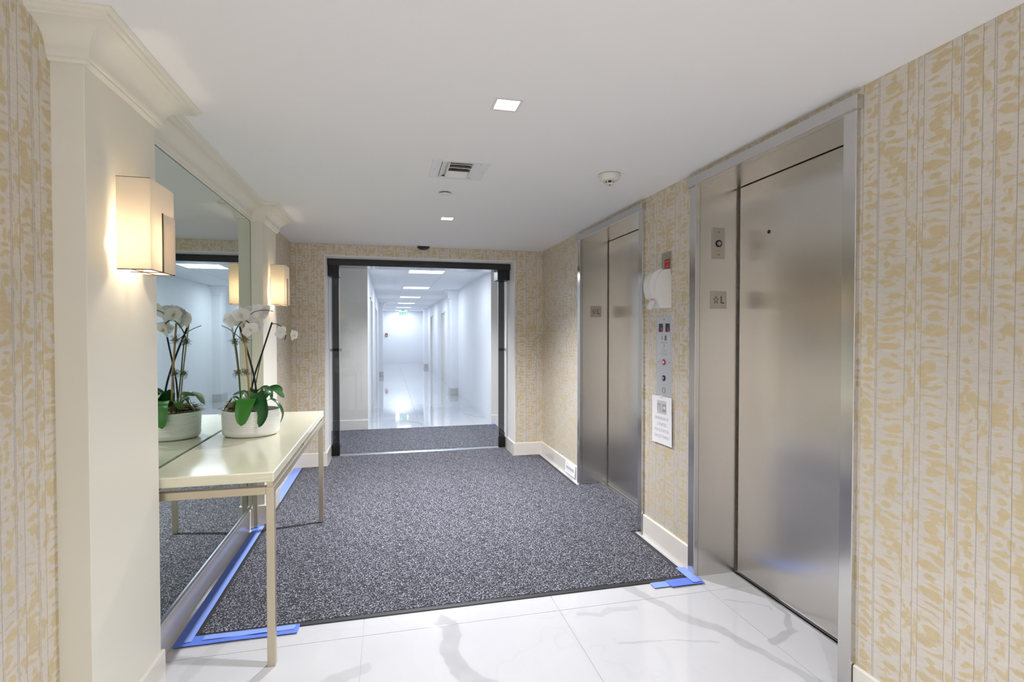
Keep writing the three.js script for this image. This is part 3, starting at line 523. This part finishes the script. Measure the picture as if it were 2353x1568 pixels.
// ------------------------------------------------------------------ sconces
function sconce(zc) {
  const t = thing('wall_sconce', 'glowing fabric wall sconce on the near pilaster', 'wall lamp', [PX, 1.765, zc], 'sconces on the pilasters');
  const y0 = 1.768, y1 = 2.098, xo = -0.838, xi = PX + 0.014, z0 = zc - 0.105, z1 = zc + 0.105, th = 0.0016;
  const fab = phy(0xf4ecdc, 0.95, 0, { transmission: 0.42, thickness: 0 });
  part(t, 'back_plate', rbox(PX, PX + 0.012, 1.83, 2.0, zc - 0.05, zc + 0.05, 0.003), M.bronze);
  part(t, 'shade', join(box(xi, xo, y0, y1, z1 - th, z1), box(xi, xo, y0, y1, z0, z0 + th), box(xo - th, xo, y0, y1, z0 + th, z1 - th)), fab);
  const fr = 0.003, bar = (a, b, c, d, e, f) => box(a, b, c, d, e, f);
  part(t, 'bottom_frame', join(bar(xi, xo, y0 - fr, y0, z1 - fr, z1), bar(xi, xo, y0 - fr, y0, z0, z0 + fr), bar(xo - fr, xo, y0 - fr, y0, z0, z1), bar(xi, xo, y0 - fr, y0, zc - 0.002, zc + 0.002), bar(-0.905, -0.902, y0 - fr, y0, z0, z1)), M.bronze);
  part(t, 'top_frame', join(bar(xi, xo, y1, y1 + 0.002, z1 - fr, z1), bar(xi, xo, y1, y1 + 0.002, z0, z0 + fr), bar(xi, xi + fr, y1, y1 + 0.002, z0, z1)), M.bronze);
  part(t, 'slot_bar', rbox(xo - 0.001, xo + 0.004, y0 - 0.004, 1.992, zc + 0.004, zc + 0.010, 0.001), M.bronze);
  part(t, 'slot_bar', rbox(xo - 0.001, xo + 0.004, y0 - 0.004, 1.990, zc - 0.103, zc - 0.097, 0.001), M.bronze);
  part(t, 'front_flap', box(xo + 0.004, xo + 0.0055, y0, 1.990, zc - 0.103, zc + 0.007), fab);
  const bm = std(0xffffff, 0.5, 0, { emissive: 0xffe6c0, emissiveIntensity: 6 });
  part(t, 'bulb', new THREE.SphereGeometry(0.024, 20, 14).scale(1, 1.35, 1).translate(-0.905, 1.875, zc), bm);
  part(t, 'lamp_holder', new THREE.CylinderGeometry(0.014, 0.016, 0.05, 16).translate(-0.905, 1.93, zc), M.white);
  part(t, 'arm', tube([[PX + 0.01, 1.95, zc], [-0.93, 1.958, zc], [-0.905, 1.955, zc]], 0.005, 8), M.bronze);
  const l = new THREE.PointLight(SCONCE.color, SCONCE.intensity, 0, 2); l.position.set(-0.905 - PX, 1.875 - 1.765, 0); l.shadow.radius = 1.1; t.add(l);
  return t;
}
const s1 = sconce(-2.258);
const s2 = s1.clone(); rename(s2, 'wall_sconce', 'glowing fabric wall sconce on the far pilaster'); s2.position.z = -4.775;

// ------------------------------------------------------------------ ceiling fittings
const dlNames = ['square recessed ceiling light nearest in view', 'square recessed ceiling light just before the glass door', 'square recessed ceiling light above the viewer', 'left recessed light of the rear lobby, nearer the viewer', 'right recessed light of the rear lobby, nearer the viewer', 'left recessed light at the lobby rear wall', 'right recessed light at the lobby rear wall', 'recessed ceiling light of the vestibule behind the glass door'];
for (const [i, [x, z, cd]] of [...downlightSpots, vestibuleSpot].entries()) {
  const t = thing('recessed_downlight', dlNames[i], 'ceiling light', [x, CY, z], 'recessed ceiling lights');
  const a = 0.05, b = 0.062, y = CY - 0.0015;
  part(t, 'trim_ring', join(box(x - b, x - a, y, CY + 0.004, z - b, z + b), box(x + a, x + b, y, CY + 0.004, z - b, z + b), box(x - a, x + a, y, CY + 0.004, z - b, z - a), box(x - a, x + a, y, CY + 0.004, z + a, z + b)), M.white);
  part(t, 'lens', box(x - a, x + a, CY + 0.004, CY + 0.012, z - a, z + a), M.glow);
  const l = new THREE.SpotLight(DOWNLIGHT.color, cd, 0, DOWNLIGHT.angle, 0.9, 2); l.position.set(0, -0.004, 0); l.target.position.set(0, -1, 0); l.shadow.radius = 1.4; t.add(l, l.target);
}
{ // air register with three bays
  const [x0, x1, z0, z1] = VENT, y = CY, t = thing('air_register', 'white louvred air register in the ceiling', 'vent', [(x0 + x1) / 2, y, (z0 + z1) / 2]);
  const a = 0.055, b = 0.035; // flange
  part(t, 'flange', join(rbox(x0, x0 + a, y - 0.005, y + 0.002, z0, z1, 0.002), rbox(x1 - a, x1, y - 0.005, y + 0.002, z0, z1, 0.002), rbox(x0 + a, x1 - a, y - 0.006, y + 0.002, z0, z0 + b, 0.002), rbox(x0 + a, x1 - a, y - 0.006, y + 0.002, z1 - b, z1, 0.002)), M.white);
  part(t, 'duct', join(box(x0 + a, x1 - a, y + 0.11, y + 0.115, z0 + b, z1 - b), box(x0 + a - 0.004, x0 + a, y, y + 0.11, z0 + b, z1 - b), box(x1 - a, x1 - a + 0.004, y, y + 0.11, z0 + b, z1 - b), box(x0 + a, x1 - a, y, y + 0.11, z0 + b - 0.004, z0 + b), box(x0 + a, x1 - a, y, y + 0.11, z1 - b, z1 - b + 0.004)), std(0x3a3a3c, 0.7));
  for (const x of [x0 + 0.100, x1 - 0.100]) part(t, 'divider', rbox(x - 0.004, x + 0.004, y - 0.012, y + 0.045, z0 + b, z1 - b, 0.002), M.white);
  const bl = (ang, len, w, cx, cy, cz, alongX) => { const g = new THREE.BoxGeometry(alongX ? len : w, 0.0025, alongX ? w : len); alongX ? g.rotateX(ang) : g.rotateZ(ang); return boxUV(g.translate(cx, cy, cz)); };
  const cx = (x0 + x1) / 2, cz = (z0 + z1) / 2, L = x1 - x0 - 0.208, D = z1 - z0 - 2 * b;
  for (const [dz, ang] of [[0.115, 0.55], [0.045, 0.55], [-0.03, 0.5], [-0.10, -0.35]]) part(t, 'louvre', bl(ang, L, 0.075, cx, y + 0.006, cz + dz, true), M.whiteMatt);
  part(t, 'side_louvre', bl(0.45, D, 0.042, x0 + a + 0.022, y + 0.004, cz, false), M.white);
  part(t, 'side_louvre', bl(-0.35, D, 0.050, x1 - a - 0.022, y + 0.0, cz, false), M.white);
  for (const x of [x0 + 0.02, x1 - 0.02]) part(t, 'screw', new THREE.CylinderGeometry(0.004, 0.004, 0.002, 12).translate(x, y - 0.0055, cz), std(0xb7b7b7, 0.4, 0.5));
}
{
  const t = thing('sprinkler_cover', 'flat round white cover disc in the ceiling behind the air register', 'ceiling cap', [0.401, CY, -3.76]);
  part(t, 'disc', lathe([[0, -0.012], [0.044, -0.012], [0.0455, -0.010], [0.0455, -0.008], [0, -0.008]], 40).translate(0.401, CY, -3.76), M.white);
  part(t, 'cup', lathe([[0.030, -0.008], [0.030, 0.0], [0, 0.0]], 32).translate(0.401, CY, -3.76), std(0x8d8d8d, 0.5));
}
{
  const cx = 1.372, cz = -3.09, t = thing('smoke_detector', 'round off-white smoke detector on the ceiling near the elevators', 'smoke detector', [cx, CY, cz]);
  part(t, 'base', lathe([[0, 0], [0.071, 0], [0.071, -0.008], [0.066, -0.011], [0, -0.011]].reverse(), 48).translate(cx, CY, cz), M.offwhite);
  part(t, 'body', lathe([[0, -0.042], [0.050, -0.042], [0.060, -0.036], [0.064, -0.010]], 48).translate(cx, CY, cz), M.offwhite);
  part(t, 'sensor_cap', lathe([[0, -0.064], [0.027, -0.064], [0.030, -0.060], [0.030, -0.056], [0, -0.056]], 36).translate(cx, CY, cz), M.offwhite);
  part(t, 'sensor_core', new THREE.CylinderGeometry(0.020, 0.020, 0.016, 24).translate(cx, CY - 0.049, cz), M.black);
  for (let i = 0; i < 6; i++) { const a = i * Math.PI / 3 + 0.3; part(t, 'cage_rib', box(-0.003, 0.003, -0.058, -0.040, -0.003, 0.003).translate(cx + 0.027 * Math.cos(a), CY, cz + 0.027 * Math.sin(a)), M.offwhite); }
  part(t, 'test_pin', new THREE.CylinderGeometry(0.003, 0.003, 0.012, 10).translate(cx, CY - 0.068, cz + 0.006), std(0x6b6a66, 0.5));
}
{
  const cx = 0.408, cz = BZ, t = thing('motion_sensor', 'black dome motion sensor under the ceiling above the glass door', 'sensor', [cx, CY - 0.04, cz]);
  part(t, 'dome', new THREE.SphereGeometry(0.07, 32, 16, 0, Math.PI * 2, Math.PI / 2, Math.PI / 2).scale(1, 0.52, 0.95).translate(cx, CY - 0.002, cz + 0.02), M.blackGloss);
  part(t, 'mount', rbox(cx - 0.072, cx + 0.072, CY - 0.008, CY - 0.0005, cz, cz + 0.09, 0.003), M.black);
}

// ------------------------------------------------------------------ potted orchid
{
  const px = -0.827, pz = -3.5, py = 0.902, t = thing('potted_orchid', 'white orchids in a ribbed white oval pot on the console table', 'potted plant', [px, py, pz]);
  const K = 0.84; // depth of the oval
  const prof = [[0, 0], [0.132, 0], [0.146, 0.004], [0.157, 0.014], [0.162, 0.026], [0.163, 0.036], [0.160, 0.042]];
  for (let i = 0; i <= 40; i++) prof.push([0.1605 + 0.0045 * i / 40 + 0.0016 * Math.sin(i * 1.25) + 0.0008 * Math.sin(i * 2.9), 0.042 + i * 0.0026]);
  prof.push([0.168, 0.152], [0.168, 0.157], [0.164, 0.160], [0.158, 0.157], [0.156, 0.135], [0.154, 0.125]);
  part(t, 'bowl', lathe(prof, 72).scale(1, 1, K).translate(px, py, pz), phy(0xf8f8f2, 0.25, 0, { clearcoat: 0.5, clearcoatRoughness: 0.15 }));
  { const g = new THREE.CircleGeometry(0.155, 48); g.rotateX(-Math.PI / 2); g.scale(1, 1, K); part(t, 'soil', g.translate(px, py + 0.128, pz), std(0x3a2c22, 0.95, 0, { bumpMap: dataTex(128, 128, (u, v, o) => { o[0] = o[1] = o[2] = 255 * fbm(u * 12, v * 12, 2, 12, 12, 4); }, false), bumpScale: 0.02 })); }
  // leaves: midrib points in world metres, half width, how far the blade folds
  const leafM = [phy(0x2f7d1c, 0.34, 0, { clearcoat: 0.35, side: THREE.DoubleSide }), phy(0x1b5a22, 0.3, 0, { clearcoat: 0.45, side: THREE.DoubleSide }), phy(0x24691f, 0.32, 0, { clearcoat: 0.4, side: THREE.DoubleSide })];
  function leaf(pts, w, fold, side, m) {
    const c = new THREE.CatmullRomCurve3(pts.map((p) => new THREE.Vector3(...p))), n = 18, k = 6, P = [], I = [], S = new THREE.Vector3(...side).normalize();
    for (let i = 0; i <= n; i++) {
      const s = i / n, o = c.getPoint(s), tg = c.getTangent(s), b = S.clone().sub(tg.clone().multiplyScalar(S.dot(tg))).normalize(), up = b.clone().cross(tg).normalize();
      const ww = w * Math.pow(Math.sin(Math.PI * Math.min(0.99, 0.14 + 0.85 * s)), 0.5) * (i === n ? 0.3 : 1);
      for (let j = 0; j <= k; j++) { const q = j / k * 2 - 1; const v = o.clone().addScaledVector(b, q * ww).addScaledVector(up, fold * ww * (q * q) - 0.002 * (Math.abs(q) < 0.01 ? 1 : 0)); P.push(v.x, v.y, v.z); }
    }
    for (let i = 0; i < n; i++) for (let j = 0; j < k; j++) { const a = i * (k + 1) + j, d = a + k + 1; I.push(a, d, a + 1, a + 1, d, d + 1); }
    const g = new THREE.BufferGeometry(); g.setAttribute('position', new THREE.Float32BufferAttribute(P, 3)); g.setIndex(I); g.computeVertexNormals();
    part(t, 'leaf', g, leafM[m]);
  }
  leaf([[-0.822, 1.09, -3.46], [-0.815, 1.138, -3.40], [-0.822, 1.118, -3.352], [-0.834, 1.055, -3.335], [-0.845, 0.985, -3.338]], 0.051, -0.12, [1, 0.05, 0], 0);
  leaf([[-0.80, 1.08, -3.47], [-0.775, 1.168, -3.42], [-0.738, 1.12, -3.365], [-0.722, 1.05, -3.345], [-0.748, 0.972, -3.345]], 0.043, -0.30, [1, 0.35, 0.35], 1);
  leaf([[-0.82, 1.09, -3.49], [-0.79, 1.165, -3.49], [-0.752, 1.190, -3.48], [-0.715, 1.165, -3.46], [-0.700, 1.12, -3.45]], 0.036, -0.25, [0.2, 0.2, -1], 1);
  leaf([[-0.80, 1.10, -3.54], [-0.74, 1.165, -3.55], [-0.69, 1.178, -3.54], [-0.655, 1.160, -3.53]], 0.040, -0.2, [0.1, 0.5, -1], 2);
  leaf([[-0.76, 1.09, -3.49], [-0.70, 1.122, -3.46], [-0.655, 1.08, -3.45], [-0.640, 1.03, -3.46], [-0.652, 0.975, -3.46]], 0.020, -0.2, [0.2, 0.1, -1], 1);
  leaf([[-0.84, 1.10, -3.51], [-0.88, 1.165, -3.53], [-0.915, 1.165, -3.55], [-0.945, 1.148, -3.56]], 0.034, -0.2, [0.1, 0.3, -1], 2);
  leaf([[-0.86, 1.09, -3.50], [-0.92, 1.145, -3.48], [-0.955, 1.10, -3.47], [-0.975, 1.06, -3.47]], 0.030, -0.2, [0.1, 0.2, -1], 1);
  leaf([[-0.85, 1.09, -3.47], [-0.88, 1.125, -3.43], [-0.905, 1.105, -3.41], [-0.915, 1.085, -3.405]], 0.026, -0.2, [0.7, 0.2, 0.8], 0);
  leaf([[-0.815, 1.09, -3.50], [-0.818, 1.155, -3.50], [-0.828, 1.195, -3.495]], 0.020, -0.4, [1, 0, 0.5], 1);
  leaf([[-0.80, 1.09, -3.56], [-0.76, 1.16, -3.66], [-0.72, 1.15, -3.74], [-0.69, 1.09, -3.79]], 0.036, -0.2, [1, 0, 0.4], 2);
  leaf([[-0.84, 1.09, -3.56], [-0.86, 1.16, -3.66], [-0.90, 1.14, -3.74], [-0.92, 1.06, -3.80]], 0.034, -0.2, [1, 0, -0.3], 1);
  // stakes and flower stems
  const cane = std(0xc19a63, 0.55), caneDark = std(0xa0673a, 0.55), green = std(0x2a5a22, 0.5), dark = std(0x141214, 0.5);
  part(t, 'stake', tube([[-0.879, 1.03, -3.49], [-0.898, 1.291, -3.5], [-0.933, 1.592, -3.5]], 0.0042, 16), std(0xb9a07c, 0.6));
  part(t, 'stake', tube([[-0.831, 1.03, -3.5], [-0.843, 1.271, -3.5], [-0.865, 1.590, -3.5]], 0.0058, 16), cane);
  part(t, 'stake', tube([[-0.785, 1.05, -3.495], [-0.809, 1.24, -3.515], [-0.853, 1.411, -3.54], [-0.905, 1.572, -3.567]], 0.0058, 20), dark);
  part(t, 'stake', tube([[-0.852, 1.06, -3.555], [-0.831, 1.24, -3.585], [-0.787, 1.409, -3.625], [-0.737, 1.601, -3.67]], 0.0052, 20), dark);
  part(t, 'flower_stem', tube([[-0.870, 1.05, -3.47], [-0.882, 1.174, -3.48], [-0.891, 1.291, -3.49], [-0.907, 1.453, -3.49], [-0.917, 1.502, -3.49], [-0.896, 1.566, -3.48], [-0.853, 1.611, -3.47], [-0.82, 1.585, -3.46], [-0.815, 1.565, -3.455]], 0.0036, 40), green);
  part(t, 'flower_stem', tube([[-0.83, 1.10, -3.56], [-0.80, 1.34, -3.615], [-0.755, 1.53, -3.655], [-0.737, 1.587, -3.66], [-0.711, 1.591, -3.64], [-0.662, 1.567, -3.6], [-0.644, 1.535, -3.56], [-0.628, 1.512, -3.53], [-0.636, 1.488, -3.53]], 0.0028, 40), dark);
  part(t, 'flower_stem', tube([[-0.628, 1.512, -3.53], [-0.588, 1.513, -3.485]], 0.0018, 4), std(0x9fb46a, 0.5));
  part(t, 'flower_stem', tube([[-0.876, 1.492, -3.5], [-0.907, 1.521, -3.5], [-0.947, 1.554, -3.51], [-0.994, 1.577, -3.52]], 0.0022, 16), std(0x4a4a3e, 0.6));
  part(t, 'flower_stem', tube([[-0.853, 1.611, -3.47], [-0.807, 1.653, -3.46], [-0.792, 1.662, -3.455], [-0.729, 1.672, -3.44], [-0.683, 1.664, -3.43]], 0.0022, 24), std(0x3d4632, 0.6));
  // flowers
  const petM = phy(0xf1efeb, 0.6, 0, { transmission: 0.25, thickness: 0, side: THREE.DoubleSide });
  function petal(len, wid, cup) {
    const n = 8, k = 6, P = [], I = [];
    for (let i = 0; i <= n; i++) { const s = i / n, w = wid * Math.pow(Math.sin(Math.PI * (0.06 + 0.94 * s) ** 0.8), 0.7) * (i === n ? 0.25 : 1); for (let j = 0; j <= k; j++) { const q = j / k * 2 - 1; P.push(q * w, len * s, cup * (s * s * 0.6 + 0.35 * q * q * s) * len); } }
    for (let i = 0; i < n; i++) for (let j = 0; j < k; j++) { const a = i * (k + 1) + j, d = a + k + 1; I.push(a, a + 1, d, a + 1, d + 1, d); }
    const g = new THREE.BufferGeometry(); g.setAttribute('position', new THREE.Float32BufferAttribute(P, 3)); g.setIndex(I); g.computeVertexNormals(); return g;
  }
  function flower(x, y, z, s, dir, roll = 0, open = 1) {
    const q = new THREE.Quaternion().setFromUnitVectors(new THREE.Vector3(0, 0, 1), new THREE.Vector3(...dir).normalize()).multiply(new THREE.Quaternion().setFromAxisAngle(new THREE.Vector3(0, 0, 1), roll));
    const put = (g) => { g.applyQuaternion(q); return g.translate(x, y, z); };
    const lip = mergeGeometries([new THREE.SphereGeometry(0.07 * s, 12, 8).scale(0.8, 1.3, 1).translate(0, -0.06 * s, 0.09 * s), new THREE.SphereGeometry(0.045 * s, 10, 8).translate(0, 0.03 * s, 0.06 * s)]);
    const f = part(t, 'flower', put(lip), std(0xd9c98e, 0.5));
    for (const [a, l, w, cup] of [[0, 0.5, 0.20, -0.15], [rad(128), 0.48, 0.19, -0.15], [rad(-128), 0.48, 0.19, -0.15], [rad(72), 0.52, 0.31, 0.1], [rad(-72), 0.52, 0.31, 0.1]]) { const g = petal(l * s, w * s, cup + (1 - open) * 0.9); g.rotateZ(a); part(t, 'petal', put(g), petM, f); }
  }
  const S = 0.098;
  flower(-0.933, 1.607, -3.475, S, [-0.6, 0.15, -0.8], 0.2);
  flower(-0.912, 1.636, -3.50, S, [-0.8, 0.2, 0.2], 0.3);
  flower(-0.866, 1.640, -3.455, S * 1.08, [0.15, 0.1, 1], 0.1);
  flower(-0.838, 1.628, -3.475, S * 1.05, [0.5, 0.1, 0.8], -0.3);
  flower(-0.826, 1.665, -3.50, S, [0.1, 0.5, 0.9], 0.2);
  flower(-0.817, 1.553, -3.45, S * 1.1, [0.55, -0.35, 0.75], 0.5, 0.75);
  flower(-0.785, 1.668, -3.47, S * 0.95, [-0.2, 0.3, -0.9], 0);
  flower(-0.735, 1.661, -3.45, S * 1.0, [0.5, -0.45, -0.75], 0.2);
  flower(-0.89, 1.60, -3.54, S, [-0.5, 0, -0.9], 0.3);
  flower(-0.86, 1.65, -3.55, S, [-0.2, 0.2, -1], 0);
  flower(-0.655, 1.538, -3.50, S * 0.85, [0.15, -0.2, -0.95], 0.1);
  flower(-0.576, 1.516, -3.485, S * 0.8, [0.85, 0.1, 0.45], 0.3, 0.85);
  flower(-0.80, 1.57, -3.54, S * 0.9, [0.2, -0.3, -0.9], 0.3);
  // moss
  function tuft(x, y, z, r, n, m, name, flat = 1) {
    const gs = []; for (let i = 0; i < n; i++) { const p = []; let a = [rr(-1, 1) * r * 0.6, rr(-1, 1) * r * 0.6 * flat, rr(-1, 1) * r * 0.6]; for (let k = 0; k < 4; k++) { p.push([x + a[0], y + a[1], z + a[2]]); a = a.map((v, q) => v + rr(-1, 1) * r * 0.75 * (q === 1 ? flat : 1)); } gs.push(tube(p, 0.0011, 6, 3)); }
    part(t, name, mergeGeometries(gs), m);
  }
  const grey = std(0x9b957f, 0.9);
  for (const [x, y] of [[-0.916, 1.476], [-0.859, 1.494], [-0.9, 1.291], [-0.85, 1.287]]) tuft(x, y, -3.5, 0.017, 60, grey, 'moss_tuft');
  tuft(-0.895, 1.10, -3.46, 0.045, 120, std(0xb7a878, 0.9), 'pot_moss', 0.35);
  tuft(-0.92, 1.075, -3.52, 0.05, 120, std(0x8a7a3a, 0.9), 'pot_moss', 0.35);
  tuft(-0.86, 1.075, -3.56, 0.05, 120, std(0x9a8a48, 0.9), 'pot_moss', 0.35);
}

scene.traverse((o) => { if (o.isMesh) { o.castShadow = true; o.receiveShadow = true; } if (o.isPointLight || o.isSpotLight) o.castShadow = true; });
renderer.render(scene, camera);
